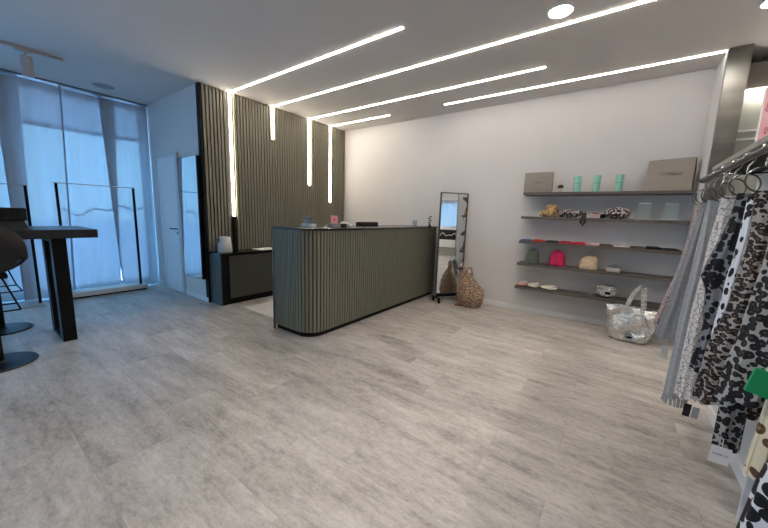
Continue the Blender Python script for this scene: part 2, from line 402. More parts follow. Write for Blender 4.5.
# downlights (visible ones first, then unseen ones, most of them added to raise the light level)
def downlight(x, y, r, lab, power, blend=.9, size=2.6, col=(1, .95, .9)):
    t = thing('downlight', lab, 'light', (x, y, CZ-.02), 'recessed ceiling downlights')
    b = MB(); b.lathe([(r*1.0, -.0), (r*1.14, 0), (r*1.14, .012), (r*1.0, .012)], (x, y, CZ-.013), 32, close=False)
    b.build('rim', TRIMW, t, True)
    MB().lathe([(r, 0), (r, .004)], (x, y, CZ-.0065), 32).build('lens', LAMP, t)
    l = bpy.data.lights.new('lamp', 'SPOT'); l.energy = power; l.spot_size = size; l.spot_blend = blend; l.shadow_soft_size = r*.9; l.color = col
    lo = bpy.data.objects.new('lamp', l); COL.objects.link(lo); lo.parent = t; lo.location = (0, 0, -.012)
    return t
downlight(-.555, 3.02, .085, 'round recessed downlight, brightest, between two LED lines on the ceiling', 20)
downlight(.735, 3.72, .07, 'round downlight at upper right corner of the view near the steel pillar', 2)
downlight(1.05, 1.6, .085, 'recessed downlight above the scarf rail partition', 66)
downlight(-.5, .5, .085, 'unseen added downlight over the centre of the shop floor', 40)  # lamp added out of view to brighten the central floor
downlight(-.6, -1.8, .085, 'unseen added downlight on the ceiling behind the camera', 10)  # unseen lamp, added only to lift the general light
downlight(2.8, 2.6, .085, 'unseen added downlight in the room beyond the partition', 55)  # out of view, added as extra light
t = thing('ceiling_disc', 'large round cream ceiling disc beyond the pillar', 'ceiling disc', (1.10, 4.86, CZ-.05))
MB().lathe([(.13, 0), (.145, .01), (.145, .045)], (1.10, 4.86, CZ-.047), 40).build('cover', mat('cream_disc', (206, 200, 190), .6), t, True)

# ------------------------------------------------------------------ left side: curtains, track, racks
def curtain(y0t, y0b, y1t, y1b, lab, ph, x0, amp=.018, zt=2.905):
    b = MB(); n = 60; mrows = 24; ft = []; bk = []
    for j in range(mrows+1):
        v = j/mrows; z = .015 + (zt-.015)*v; row = []; rb = []
        a0 = y0b + (y0t-y0b)*v; a1 = y1b + (y1t-y1b)*v
        for i in range(n+1):
            u = i/n; y = a0 + (a1-a0)*u
            fold = math.sin(u*(a1-a0)*26 + ph)*amp*(1-.35*v) + math.sin(u*(a1-a0)*9 + ph*2.1)*amp*.8
            row.append(b.b.verts.new((x0 + fold, y, z)))
        ft.append(row)
    for j in range(mrows):
        for i in range(n): b.b.faces.new((ft[j][i], ft[j][i+1], ft[j+1][i+1], ft[j+1][i]))
    o = b.build('curtain', CURT, None, True); tag(o, lab, 'curtain', 'sheer window curtains')
    for a0, a1 in ((y0b, y0t), (y1b, y1t)):
        sg = 1 if a0 == y0b else -1
        MB().hexa([(x0+.022, a0, .02), (x0+.024, a0, .02), (x0+.024, a0+.013*sg, .02), (x0+.022, a0+.013*sg, .02), (x0+.022, a1, 2.90), (x0+.024, a1, 2.90), (x0+.024, a1+.013*sg, 2.90), (x0+.022, a1+.013*sg, 2.90)]).build('side_hem', HEM, o)
    return o
curtain(-.80, -.74, .75, .68, 'sheer curtain panel behind the left clothes rack', 1.2, -6.48)
curtain(.52, .54, 1.13, 1.04, 'narrow sheer curtain panel at the window left of the wide rack', 2.2, -6.37)
curtain(1.13, 1.05, 1.72, 1.60, 'sheer curtain panel behind the centre of the platform rack', .2, -6.44)
curtain(1.53, 1.62, 2.12, 2.12, 'sheer curtain panel in the corner beside the white door wall', 3.2, -6.40)
t = thing('curtain_track', 'slim grey curtain track along the ceiling above the sheer curtains', 'curtain track', (-6.35, -.4, 2.9))
MB().box(-6.48, -2.98, 2.926, -6.33, 2.13, 2.949).build('rail', ALU, t)
for y in (-.75, .53, 1.13, 1.55):
    MB().box(-6.42, y-.008, 2.908, -6.40, y+.008, 2.926).build('glider', ALU, t)
cab = [( -6.54, .95 + i*.03, 1.30 - .10*math.exp(-((i-8)/9)**2) + .035*math.sin(i*.55)) for i in range(38)]
tag(MB().tube(cab, .016, 6).build('cable', BLACKM, None, True), 'dark wavy cable seen through the sheer curtain', 'cable')

def white_platform():
    t = thing('display_platform', 'low white platform under the clothes rack by the curtain', 'platform', (-6.25, 1.38, 0))
    MB().box(-6.34, .92, .022, -6.10, 1.87, .090, .003).build('deck', mat('platform_white', (222, 218, 212), .5), t)
    MB().box(-6.32, .94, 0, -6.12, 1.85, .022).build('recessed_base', BLACK, t)
white_platform()
def rack(x, ya, yb, ztop, z0, lab, plate):
    t = thing('clothes_rack', lab, 'clothes rack', (x, (ya+yb)/2, z0))
    for y in (ya, yb): MB().box(x-.014, y-.014, z0+(.012 if plate else 0), x+.014, y+.014, ztop-.012).build('post', BLACK, t)
    MB().box(x-.012, ya-.045, ztop-.012, x+.012, yb+.02, ztop, .002).build('top_bar', CHROME, t)
    if plate:
        MB().box(x-.20, ya-.06, z0, x+.16, yb+.03, z0+.012).build('base_plate', mat('pale_steel_plate', (190, 186, 180), .35, .6), t)
rack(-6.15, .94, 1.79, 1.615, .090, 'tall empty black clothes rack standing on the white platform', False)
rack(-6.12, -.25, .655, 1.555, 0, 'empty black clothes rack on the floor at the far left behind the bar table', True)

# track spotlight and ceiling speaker
t = thing('track_light', 'grey ceiling track with one cylinder spotlight near the curtains', 'track light', (-5.29, .2, CZ-.03))
MB().box(-5.307, -1.2, CZ-.030, -5.273, .985, CZ-.001).build('track', TRACK, t)
s_ = MB().box(-5.312, .62, CZ-.045, -5.268, .74, CZ-.030).build('adapter', TRACK, t)
b = MB(); b.tube([(-5.29, .70, CZ-.045), (-5.29, .70, CZ-.085)], .012); b.build('stem', TRACK, t, True)
MB().lathe([(.040, 0), (.048, .004), (.048, .195), (.044, .20)], (-5.29, .70, CZ-.285), 28).build('spotlight_body', TRACK, t, True)
t = thing('ceiling_speaker', 'round grey recessed ceiling speaker near the curtains', 'speaker', (-5.91, 1.49, CZ-.01))
MB().lathe([(.125, 0), (.128, .006)], (-5.91, 1.49, CZ-.008), 40).build('grille', mat('speaker_grille', (150, 152, 156), .7), t, True)
MB().lathe([(.128, 0), (.14, 0), (.14, .007), (.128, .007)], (-5.91, 1.49, CZ-.0085), 40, close=False).build('rim', TRIMW, t, True)

# wall mirror leaning flat on the side wall
t = thing('wall_mirror', 'tall narrow wall mirror with black edge beside the white door', 'mirror', (-4.94, 2.11, .335))
MB().box(-5.225, 2.080, .335, -4.655, 2.126, 2.035).build('frame', BLACK, t)
MB().box(-5.225, 2.0775, .338, -4.668, 2.0798, 2.031).build('glass', MIRROR, t)
MB().box(-5.240, 2.074, .335, -5.2255, 2.126, 2.035).build('silver_edge', CHROME, t)

# ------------------------------------------------------------------ bar table with stools
t = thing('bar_table', 'black high bar table with thick top on rectangular frame legs', 'table', (-4.5, 0, 0))
MB().box(-4.88, -1.15, 1.012, -4.12, .885, 1.092, .004).build('tabletop', mat('dark_table_top', (28, 26, 28), .32, nscale=6, noise=.2), t)
for y in (-.95, .57):
    b = MB(); b.box(-4.72, y, 0, -4.60, y+.10, 1.011); b.box(-4.34, y, 0, -4.22, y+.10, 1.011); b.box(-4.60, y, 0, -4.34, y+.10, .035); b.box(-4.60, y, .97, -4.34, y+.10, 1.011)
    b.build('leg', BLACK, t)
t = thing('storage_box', 'black lidded box standing on the bar table at the left edge', 'box', (-4.5, .25, 1.092))
bx = MB(); bx.hexa([(-4.62,.0,1.093),(-4.36,.0,1.093),(-4.36,.46,1.093),(-4.62,.46,1.093),(-4.60,.02,1.165),(-4.38,.02,1.165),(-4.38,.435,1.165),(-4.60,.435,1.165)])
bx.build('base', mat('box_dark_grey', (38, 40, 46), .5), t)
MB().box(-4.62, 0, 1.166, -4.36, .455, 1.278, .006).build('lid', BLACKM, t)

def stool(x, y, face, lab):
    """face: +1 looks to +x, -1 looks to -x"""
    t = thing('bar_stool', lab, 'bar stool', (x, y, 0), 'bar stools at the black table')
    MB().lathe([(.225, 0), (.228, .004), (.222, .013), (.05, .018), (.04, .03)], (x, y, 0), 40).build('base_disc', mat('stool_base_black', (24, 28, 36), .3, .3), t, True)
    MB().lathe([(.033, .0), (.033, .44), (.022, .445), (.022, .70)], (x, y, .022), 20).build('pole', BLACK, t, True)
    MB().box(x-.11, y-.11, .722, x+.11, y+.11, .762, .01).build('seat_bracket', BLACK, t)
    # shell: seat pan curling up into a low rounded back
    rings = []; segs = 26
    b = MB(); rows = []
    for i in range(19):
        u = i/18; row = []
        if u < .5:
            s = u/.5; px = face*(.20 - .34*s); pz = .775 + .012*math.sin(s*PI)*-1 + .02*(1-s)**3; hw = .20 + .03*s
        else:
            s = (u-.5)/.5; px = face*(-.14 - .10*math.sin(s*PI/2)); pz = .775 + .36*s**1.25; hw = .23*math.sqrt(max(0.0, 1 - (max(0, s-.25)/.78)**2.6)) + .001
        for k in range(13):
            q = k/12*2-1
            lift = .11*abs(q)**2.6*(1.0 if u < .5 else max(0, 1-(u-.5)*1.4)) + (.0 if u < .3 else 0)
            curl = face*.10*abs(q)**2*(0 if u < .5 else min(1, (u-.5)*3))
            row.append((x + px + curl, y + q*hw*(1.0), pz + lift))
        rows.append(row)
    ROWS = rows
    V1 = [[b.b.verts.new(p) for p in r] for r in rows]
    for a, c in zip(V1, V1[1:]):
        for k in range(12):
            if rows.index(ROWS[V1.index(a)]) in (9, 10) and k in (0, 1, 10, 11) and not (k in (0, 11)): continue
            b.b.faces.new((a[k], a[k+1], c[k+1], c[k]))
    o = b.build('seat_shell', mat('stool_shell_grey', (36, 34, 37), .6, spec=.3), t, True)
    md = o.modifiers.new('thickness', 'SOLIDIFY'); md.thickness = .016; md.offset = 0
    ms = o.modifiers.new('smooth', 'SUBSURF'); ms.levels = 1; ms.render_levels = 1
    b = MB()
    xa, xb = x - face*.02, x + face*.25
    for sy in (-1, 1):
        b.tube([(x, y+sy*.08, .725), (xa - face*.05, y+sy*.155, .45), (xb, y+sy*.165, .44)], .0065, 8)
    b.tube([(xb, y-.165, .44), (xb, y+.165, .44)], .0065, 8); b.tube([(xa - face*.05, y-.155, .45), (xa - face*.05, y+.155, .45)], .0065, 8)
    b.build('footrest', BLACK, t, True)
    return t
stool(-4.00, .15, -1, 'dark grey shell bar stool nearest the camera on the near side of the bar table')
stool(-5.08, .24, 1, 'bar stool on the far curtain side of the bar table, mostly hidden')

# ------------------------------------------------------------------ sideboard
t = thing('sideboard', 'low dark grey sideboard with black top against the slatted wall', 'sideboard', (-4.44, 2.8, 0))
MB().box(-4.585, 2.172, .0, -4.315, 3.90, .700).build('body', BLACK, t)
MB().box(-4.59, 2.160, .0, -4.30, 2.1715, .704).build('side_panel', SGREY, t)
MB().box(-4.595, 2.155, .7045, -4.285, 3.905, .735, .002).build('top', BLACKTOP, t)
MB().box(-4.3145, 2.285, .085, -4.298, 3.075, .690, .001).build('door', DGREY, t)
MB().box(-4.3145, 3.080, .085, -4.298, 3.87, .690, .001).build('door', DGREY, t)

t = thing('humidifier', 'small tapered light grey canister on the left end of the sideboard', 'canister', (-4.43, 2.30, .735))
MB().lathe([(.088, 0), (.095, .012), (.086, .12), (.074, .20), (.066, .212), (.0, .214)], (-4.43, 2.30, .7355), 32, close=False).build('body', mat('soft_light_grey', (196, 196, 196), .45), t, True)
b = MB(); b.strap([(-4.42, 2.226, .935), (-4.42, 2.205, .925), (-4.42, 2.205, .895), (-4.42, 2.215, .88)], .03, .004, (1, 0, 0)); b.build('handle_loop', BLACK, t)
t = thing('paper_tray', 'flat white paper sheets on the sideboard next to the counter', 'paper', (-4.42, 2.9, .7355))
MB().box(-4.54, 2.78, .7355, -4.30, 3.09, .744).build('sheets', mat('white_paper', (232, 230, 226), .8), t)

o = MB().box(-4.02, 2.31, .0005, -3.05, 4.86, .006).build('floor_mat', mat('pale_mat', (214, 206, 196), .7, noise=.06, nscale=5))
tag(o, 'pale floor mat on the floor behind the counter', 'mat')

# ------------------------------------------------------------------ reception counter
t = thing('reception_counter', 'olive ribbed reception counter with rounded corner and black top', 'counter', (-2.75, 3.5, 0))
CX0, CX1, CY0, CY1, CR = -3.035, -2.445, 2.115, 4.87, .21
def outline(off, n=10):
    x0, x1, y0, y1, r = CX0-off*.0, CX1+off, CY0-off, CY1, CR+off
    p = [(x0, y0)]
    for i in range(n+1):
        a = -PI/2 + PI/2*i/n; p.append((x1-r + r*math.cos(a), y0+r + r*math.sin(a)))
    p += [(x1, y1), (x0, y1)]
    return p
MB().prism(outline(-.016), .055, 1.142).build('body', BLACKM, t)
MB().prism(outline(-.035), .0, .055).build('plinth', BLACK, t)
MB().prism(outline(.012, 14), 1.1425, 1.162).build('worktop', BLACKTOP, t)
# slats follow the outline
path = outline(0, 60)[:-1]; d = 0; b = MB()
pts = [Vector((x, y, 0)) for x, y in path]
lens = [0]
for a, c in zip(pts, pts[1:]): lens.append(lens[-1] + (c-a).length)
def at(s):
    for i in range(len(lens)-1):
        if s <= lens[i+1]:
            k = (s-lens[i])/(lens[i+1]-lens[i]); return pts[i].lerp(pts[i+1], k), (pts[i+1]-pts[i]).normalized()
    return pts[-1], (pts[-1]-pts[-2]).normalized()
s = .018
while s < lens[-1]-.01:
    p, tg = at(s); nrm = Vector((tg.y, -tg.x, 0)); hw = .0140
    q = []
    for z in (.058, 1.142):
        for a_, c_ in ((-hw, 0), (hw, 0), (hw, -.015), (-hw, -.015)): v = p + tg*a_ + nrm*c_; q.append((v.x, v.y, z))
    b.hexa(q); s += .041
b.build('slats', COUNTER, t)
MB().box(-3.05, 2.105, .0, -3.036, 2.13, 1.142).build('edge_strip', STEEL, t)
CT = 1.162
# things on the counter
t = thing('card_display', 'small clear acrylic display with dark cards on the counter corner', 'display', (-2.93, 2.52, CT))
MB().box(-3.01, 2.47, CT, -2.85, 2.57, CT+.03, .003).build('base', mat('frosted_acrylic', (196, 198, 196), .3), t)
MB().box(-3.00, 2.50, CT+.031, -2.86, 2.506, CT+.12).build('back_sheet', CLEAR, t)
for i, z in enumerate((.045, .085)):
    for k in range(4): MB().box(-2.99+.034*k, 2.511+.004*i, CT+z-.012, -2.965+.034*k, 2.514+.004*i, CT+z+.018).build('card', mat('dark_card', (60, 62, 62), .6), t)
t = thing('card_holder', 'pink card standing in a small grey holder on the counter', 'card holder', (-2.70, 2.71, CT))
MB().box(-2.755, 2.655, CT, -2.665, 2.785, CT+.045, .004).build('holder', mat('grey_holder', (150, 148, 144), .5), t)
k = MB().box(-2.715, 2.665, CT+.02, -2.709, 2.775, CT+.135).build('card', mat('pink_card', (238, 158, 168), .6), t); k['label'] = 'pink card'
hb = MB(); hb.lathe([(.018, 0), (.018, .001)], (0, 0, 0), 16); hb = hb.build('printed_mark', mat('rose_ink', (214, 100, 120), .6), t, False)
hb.rotation_euler = (0, PI/2, 0); hb.location = Vector((-2.7085, 2.72, CT+.085)) - Vector((-2.70, 2.71, CT))
for v in hb.data.vertices: v.co += Vector((-2.70, 2.71, CT))
t = thing('telephone_handset', 'curved white handset lying on the counter beside the pink card', 'telephone', (-2.70, 2.93, CT))
b = MB(); b.tube([(-2.70, 2.82, CT+.048), (-2.70, 2.87, CT+.052), (-2.70, 2.93, CT+.042), (-2.70, 2.99, CT+.018)], [.012, .016, .016, .018], 12); b.build('handle', mat('white_plastic', (228, 226, 222), .35), t, True)
MB().box(-2.73, 2.83, CT, -2.67, 2.90, CT+.040, .004).build('cradle', BLACKM, t)
t = thing('card_terminal', 'flat black rectangular device lying on the counter against the white wall', 'device', (-2.90, 3.57, CT))
MB().box(-2.93, 3.36, CT, -2.86, 3.78, CT+.055, .004).build('body', BLACK, t)
MB().box(-2.859, 3.38, CT+.012, -2.857, 3.76, CT+.047).build('screen', BLACKTOP, t)
t = thing('drinking_glass', 'small glass tumbler on the far end of the counter', 'glass', (-2.72, 4.60, CT))
MB().lathe([(.033, 0), (.038, .09), (.034, .09), (.029, .008), (0, .008)], (-2.72, 4.60, CT), 24, close=False).build('tumbler', CLEAR, t, True)
t = thing('wire_figure', 'small black and clear ornament on the counter next to the tall mirror', 'ornament', (-2.53, 4.76, CT))
MB().lathe([(.03, 0), (.03, .012), (.012, .016), (.012, .05)], (-2.53, 4.76, CT), 20).build('foot', BLACKM, t, True)
b = MB()
for i in range(4): b.lathe([(.002, -.012), (.014, -.008), (.016, 0), (.014, .008), (.002, .012)], (-2.53 + (.012 if i % 2 else -.012), 4.76, CT+.065+i*.032), 14)
b.build('beads', BLACKM, t, True)

# ------------------------------------------------------------------ free standing mirror (turned towards the shelves)
ml, mr = Vector((-2.19, 4.42, 0)), Vector((-1.905, 4.795, 0)); mc = (ml+mr)/2; ang = math.atan2((mr-ml).y, (mr-ml).x) + .03; hw = (mr-ml).length/2
t = thing('standing_mirror', 'freestanding full length mirror on castors at the end of the counter', 'mirror', mc)
def mb(x0, y0, z0, x1, y1, z1): return MB().box(mc.x+x0, mc.y+y0, z0, mc.x+x1, mc.y+y1, z1)
f = MB(); F = .014
for q in ((-hw, -.012, .13, -hw+F, .018, 1.69), (hw-F, -.012, .13, hw, .018, 1.69), (-hw+F, -.012, 1.69-F, hw-F, .018, 1.69), (-hw+F, -.012, .13, hw-F, .018, .13+F)):
    f.box(mc.x+q[0], mc.y+q[1], q[2], mc.x+q[3], mc.y+q[4], q[5])
f.build('frame', mat('bronze_grey_frame', (92, 86, 78), .35, .6), t)
mb(-hw+F, -.004, .13+F, hw-F, .004, 1.69-F).build('glass', MIRROR, t)
mb(-hw+F, .005, .13+F, hw-F, .016, 1.69-F).build('back_board', BLACKM, t)
mb(-hw+.02, -.012, .085, hw-.02, .018, .129).build('base_bar', BLACK, t)
for sx in (-1, 1):
    ft = mb(sx*hw*.92-.014, -.11, .066, sx*hw*.92+.014, .10, .0845).build('foot', BLACK, t)
    for sy in (-.095, .085):
        c = MB(); x, y = mc.x+sx*hw*.92, mc.y+sy
        n = 18
        b = c.b; r1 = [b.verts.new((x-.010, y+.027*math.cos(2*PI*i/n), .027+.027*math.sin(2*PI*i/n))) for i in range(n)]
        r2 = [b.verts.new((x+.010, y+.027*math.cos(2*PI*i/n), .027+.027*math.sin(2*PI*i/n))) for i in range(n)]
        b.faces.new(r1); b.faces.new(r2[::-1])
        for i in range(n): b.faces.new((r1[i], r1[(i+1)%n], r2[(i+1)%n], r2[i]))
        c.box(x-.014, y-.010, .040, x+.014, y+.010, .0655)
        c.build('castor', BLACK, ft, False)
t.rotation_euler = (0, 0, ang)

# brown woven tote on the floor by the mirror
LEO_BAG = spots('brown_woven_animal_print', (170, 142, 118), (56, 40, 32), (112, 82, 62), scale=46, thr=.44, ring=.22, stretch=(1, 1, 1.6))
t = thing('tote_bag', 'brown animal print slouchy tote bag on the floor beside the standing mirror', 'bag', (-1.69, 4.58, 0))
rings = []; nz = 16
prof = [(0, .00, .135, .085), (0, .02, .165, .115), (.01, .10, .195, .14), (.02, .18, .205, .145), (.01, .26, .19, .13), (-.02, .34, .155, .10), (-.055, .42, .11, .065), (-.075, .47, .085, .03), (-.08, .50, .078, .022)]
for dx, z, rx, ry in prof:
    r_ = []
    for i in range(40):
        a = 2*PI*i/40; k = 1 + .05*math.sin(a*7 + z*22) + .03*math.sin(a*11 - z*30)
        r_.append((-1.69 + dx + rx*k*math.cos(a), 4.56 + ry*k*math.sin(a), z + (.012*math.sin(a*3) if z > .05 else 0)))
    rings.append(r_)
MB().loft(rings).build('bag_body', LEO_BAG, t, True)
for sx in (-.045, .055):
    cx = -1.77 + sx
    MB().strap([(cx-.035, 4.575, .44), (cx-.045, 4.57, .52), (cx-.015, 4.565, .595), (cx+.02, 4.57, .585), (cx+.04, 4.575, .50), (cx+.045, 4.58, .43)], .035, .012, (0, 1, .1)).build('handle', LEO_BAG, t, True)
tg = MB().box(-1.87, 4.45, 0.001, -1.77, 4.515, .022, .006).build('leather_tassel', mat('rust_leather', (122, 68, 46), .5), t); tg['label'] = 'rust brown leather tassel'

# ------------------------------------------------------------------ wall shelves
tops = [1.685, 1.368, 1.035, .728, .398]
names = ['top', 'second', 'middle', 'fourth', 'lowest']
what = ['with taupe bags and mint cups', 'with patterned pouches and clear domes', 'with flat folded scarves', 'with three knitted hats', 'with silver pouch and folded cloths']
for z, n_, wh in zip(tops, names, what):
    o = MB().box(-1.083, 4.665, z-.034, .612, 4.909, z, .0015).build('wall_shelf', SHELF)
    tag(o, '%s grey brown wall shelf %s' % (n_, wh), 'shelf', 'wall shelves on the back wall')
E0 = .0008
# --- top shelf
z = tops[0] + E0
t = thing('carrier_bag', 'small flat taupe carrier bag with lettering on the left end of top shelf', 'bag', (-.92, 4.78, z))
MB().box(-1.10, 4.745, z, -.755, 4.80, z+.265, .002).build('bag_body', TAUPE, t)
text('lettering', 'CODELLO', .028, (-.93, 4.7435, z+.135), (PI/2, 0, 0), INK, t)
t = thing('gift_box', 'large taupe flat box with lettering tilted on the right end of top shelf', 'box', (.38, 4.76, z))
MB().hexa([(.175, 4.715, z), (.585, 4.715, z), (.585, 4.775, z), (.175, 4.775, z), (.205, 4.775, z+.335), (.59, 4.775, z+.355), (.59, 4.835, z+.355), (.205, 4.835, z+.335)]).build('box_body', TAUPE, t)
MB().hexa([(.586, 4.717, z), (.600, 4.735, z), (.600, 4.80, z), (.586, 4.776, z), (.591, 4.777, z+.35), (.604, 4.795, z+.345), (.604, 4.85, z+.345), (.591, 4.836, z+.35)]).build('dark_side', TAUPED, t)
text('lettering', 'CODELLO', .042, (.40, 4.7405, z+.185), (PI/2-.176, 0, .0), INK, t)
t = thing('potted_pompom', 'tiny dark green pompom plant in a cream pot on top shelf', 'plant', (-.655, 4.76, z))
MB().lathe([(.018, 0), (.024, .035), (.020, .035), (.016, .03)], (-.655, 4.76, z), 18).build('pot', mat('cream_pot', (206, 196, 176), .6), t, True)
b = MB()
for i in range(26):
    a = random.uniform(0, 2*PI); e = random.uniform(-.2, PI/2); r = .034
    b.tube([(-.655, 4.76, z+.062), (-.655+r*math.cos(a)*math.cos(e), 4.76+r*math.sin(a)*math.cos(e), z+.064+r*math.sin(e))], [.004, .010], 6)
b.build('leaves', mat('dark_green_leaf', (44, 62, 52), .7), t, True)
cups = [(-.472, 'leftmost of the three mint cups on top shelf, nearest the tiny plant'), (-.268, 'middle one of the three mint cups on top shelf'), (-.045, 'rightmost of the three mint cups on top shelf, nearest the big box')]
first = None
for x, lab in cups:
    if first is None:
        t = thing('mint_cup', lab, 'cup', (x, 4.76, z), 'mint cups on the top shelf')
        MB().lathe([(.034, 0), (.041, .195), (.037, .195), (.031, .008), (0, .008)], (x, 4.76, z), 26, close=False).build('cup_body', MINT, t, True)
        MB().lathe([(.0379, .10), (.0383, .11)], (x, 4.76, z), 26, close=False).build('printed_band', mat('mint_ink', (92, 176, 152), .5), t, True)
        first = t
    else:
        t = copy_tree(first); t.location = (x, 4.76, z); t['label'] = lab

# --- second shelf
z = tops[1] + E0
LEO_TAN = spots('tan_leopard', (196, 162, 110), (52, 38, 26), None, scale=46, thr=.47)
FLORAL = spots('floral_pouch_print', (200, 184, 186), (26, 22, 26), (176, 112, 132), scale=38, thr=.52, ring=.14)
def pillow(b, c, rx, ry, h, seg=28, lev=9, px=2.4, tilt=0):
    R = []
    for j in range(lev+1):
        v = j/lev; zz = h*v; k = (1-abs(2*v-1)**px)**(1/px)*.92+.08 if 0 < v < 1 else .35
        R.append([(c[0] + tilt*zz + rx*k*(abs(math.cos(2*PI*i/seg))**.8*(1 if math.cos(2*PI*i/seg) > 0 else -1))*(1+.03*math.sin(5*i)), c[1] + ry*k*math.sin(2*PI*i/seg), c[2]+zz) for i in range(seg)])
    b.loft(R); return b
t = thing('knitted_turban', 'tan leopard print domed turban on left of second shelf', 'hat', (-.745, 4.77, z))
b = MB(); b.lathe([(.075, 0), (.088, .03), (.088, .09), (.07, .14), (.035, .165), (0, .17)], (-.735, 4.77, z), 26, sy=.85, close=False); b.build('crown', LEO_TAN, t, True)
pillow(MB(), (-.80, 4.75, z), .075, .06, .085).build('folded_flap', LEO_TAN, t, True)
t = thing('floral_pouch', 'floral pouch with black strap trailing over edge of second shelf', 'pouch', (-.50, 4.77, z))
pillow(MB(), (-.50, 4.77, z), .115, .06, .105).build('pouch_body', FLORAL, t, True)
MB().box(-.535, 4.7085, z+.028, -.475, 4.712, z+.05).build('name_patch', BLACK, t)
MB().strap([(-.40, 4.76, z+.07), (-.375, 4.70, z+.055), (-.365, 4.66, z+.01), (-.38, 4.655, z-.06), (-.36, 4.652, z-.10), (-.335, 4.655, z-.05), (-.34, 4.66, z+.01), (-.345, 4.70, z+.06)], .028, .006, (1, 0, .1)).build('strap', BLACKM, t, True)
pillow(MB(), (-.605, 4.74, z), .03, .02, .035).build('buckle', BLACK, t, True)
t = thing('cosmetic_box', 'small dusty pink box between two floral pouches on second shelf', 'box', (-.235, 4.77, z))
MB().box(-.30, 4.73, z, -.185, 4.81, z+.045, .005).build('box_body', mat('dusty_pink', (196, 170, 164), .6), t)
pillow(MB(), (-.24, 4.77, z+.046), .05, .03, .028).build('lid', mat('dusty_rose', (150, 118, 116), .6), t, True)
t = thing('floral_pouch', 'round floral pouch with black tag at the centre right of second shelf', 'pouch', (-.03, 4.77, z))
pillow(MB(), (-.025, 4.77, z), .125, .065, .135).build('pouch_body', FLORAL, t, True)
MB().box(-.05, 4.7035, z+.03, .01, 4.707, z+.055).build('name_patch', BLACK, t)
pillow(MB(), (-.165, 4.75, z), .035, .03, .05).build('buckle', BLACK, t, True)
for x, lab in ((.225, 'left clear acrylic dome on second shelf'), (.50, 'right clear acrylic dome on second shelf beside the alcove wall')):
    x = x if x < .4 else .46
    t = thing('acrylic_dome', lab, 'display stand', (x, 4.77, z), 'clear domes on the second shelf')
    MB().lathe([(.072, 0), (.070, .06), (.060, .16), (.052, .178), (0, .18)], (x, 4.77, z), 30, close=False).build('dome', DOME, t, True)
    MB().lathe([(.053, .176), (.056, .178), (.05, .186), (.0, .187)], (x, 4.77, z), 30, close=False).build('top_cap', mat('frosted_cap', (190, 190, 190), .3), t, True)
    MB().lathe([(.0725, 0), (.078, 0), (.078, .006), (.0725, .006)], (x, 4.77, z), 30, close=False).build('foot_rim', mat('frosted_rim', (190, 190, 190), .3), t, True)

# --- middle shelf: folded scarves lying flat, overlapping fans
z = tops[2] + E0
sc = [(-1.00, (58, 92, 140), 'blue folded scarf at the left end of middle shelf', .018), (-.84, (206, 60, 40), 'orange red folded scarf on middle shelf', .028), (-.68, (30, 26, 28), 'black folded scarf between red ones on middle shelf', .026),
      (-.52, (190, 30, 52), 'crimson folded scarf left of centre on middle shelf', .03), (-.375, (214, 24, 56), 'bright red folded scarf near centre of middle shelf', .028), (-.225, (216, 176, 176), 'pale pink folded scarf on middle shelf', .026),
      (-.09, (78, 62, 52), 'brown folded scarf right of the pale pink one on middle shelf', .024), (.06, (206, 196, 190), 'off white folded scarf on middle shelf', .03), (.22, (84, 72, 64), 'taupe folded scarf beside the off white one on middle shelf', .02), (.36, (22, 20, 22), 'thick black folded scarf on middle shelf', .036), (.51, (34, 30, 32), 'thin black folded scarf at right end of middle shelf', .02)]
for i, (x, c, lab, h) in enumerate(sc):
    h *= .6
    t = thing('folded_scarf', lab, 'scarf', (x, 4.77, z), 'folded scarves on the middle shelf')
    b = MB(); R = []
    for s_, zz in ((.94, 0), (1, .18), (1, .8), (.93, 1.0)):
        R.append([(x + (.073*s_)*sx, 4.77 + .092*s_*sy, z + h*zz) for sx, sy in ((-1,-1),(-.5,-1.02),(0,-.98),(.5,-1.02),(1,-1),(1.0,0),(1,1),(0,1),(-1,1),(-1.0,0))])
    b.loft(R); cm = mat('scarf_cloth', c, .9, noise=.25, nscale=18, bump=.3, bscale=90); b.build('lower_fold', cm, t)
    MB().box(x-.064, 4.69, z+h+.0006, x+.05, 4.85, z+h+.007, .002).build('upper_fold', cm, t)

# --- fourth shelf: hats
z = tops[3] + E0
def beanie(x, c, lab, h, r, name='knitted_hat', patch=None, tilt=0):
    t = thing(name, lab, 'hat', (x, 4.775, z), 'knitted hats on the fourth shelf')
    M_ = mat('hat_knit', c, .95, noise=.25, nscale=30, bump=.6, bscale=160)
    MB().lathe([(r*.96, 0), (r*1.0, .01), (r*1.0, .05), (r*.97, .055)], (x, 4.775, z), 30, sy=.8).build('cuff', M_, t, True)
    b = MB(); R = []
    for j in range(10):
        v = j/9; k = math.sqrt(max(0, 1-v**2.6))*.95 + .012
        R.append([(x + tilt*v*v + r*k*math.cos(2*PI*i/36)*(1+.015*math.cos(i*PI)), 4.775 + .8*r*k*math.sin(2*PI*i/36), z+.0555+(h-.0555)*v) for i in range(36)])
    b.loft(R); b.build('crown', M_, t, True)
    if patch: MB().box(x-.022, 4.775-.8*r-.006, z+.015, x+.022, 4.775-.8*r-.001, z+.042).build('patch', mat('hat_patch', patch, .6), t)
beanie(-.905, (92, 104, 90), 'grey green knitted hat at the left of the fourth shelf', .205, .085)
beanie(-.60, (214, 40, 96), 'bright pink knitted hat on the fourth shelf', .21, .095, patch=(160, 24, 66))
beanie(-.25, (218, 190, 152), 'cream knitted hat on the fourth shelf', .175, .100, patch=(150, 136, 120), tilt=.03)
t = thing('gift_box', 'small grey box with dark bow on the fourth shelf', 'box', (.015, 4.77, z))
MB().box(-.055, 4.72, z, .085, 4.82, z+.05, .003).build('box_body', mat('pale_grey_box', (176, 166, 160), .7), t)
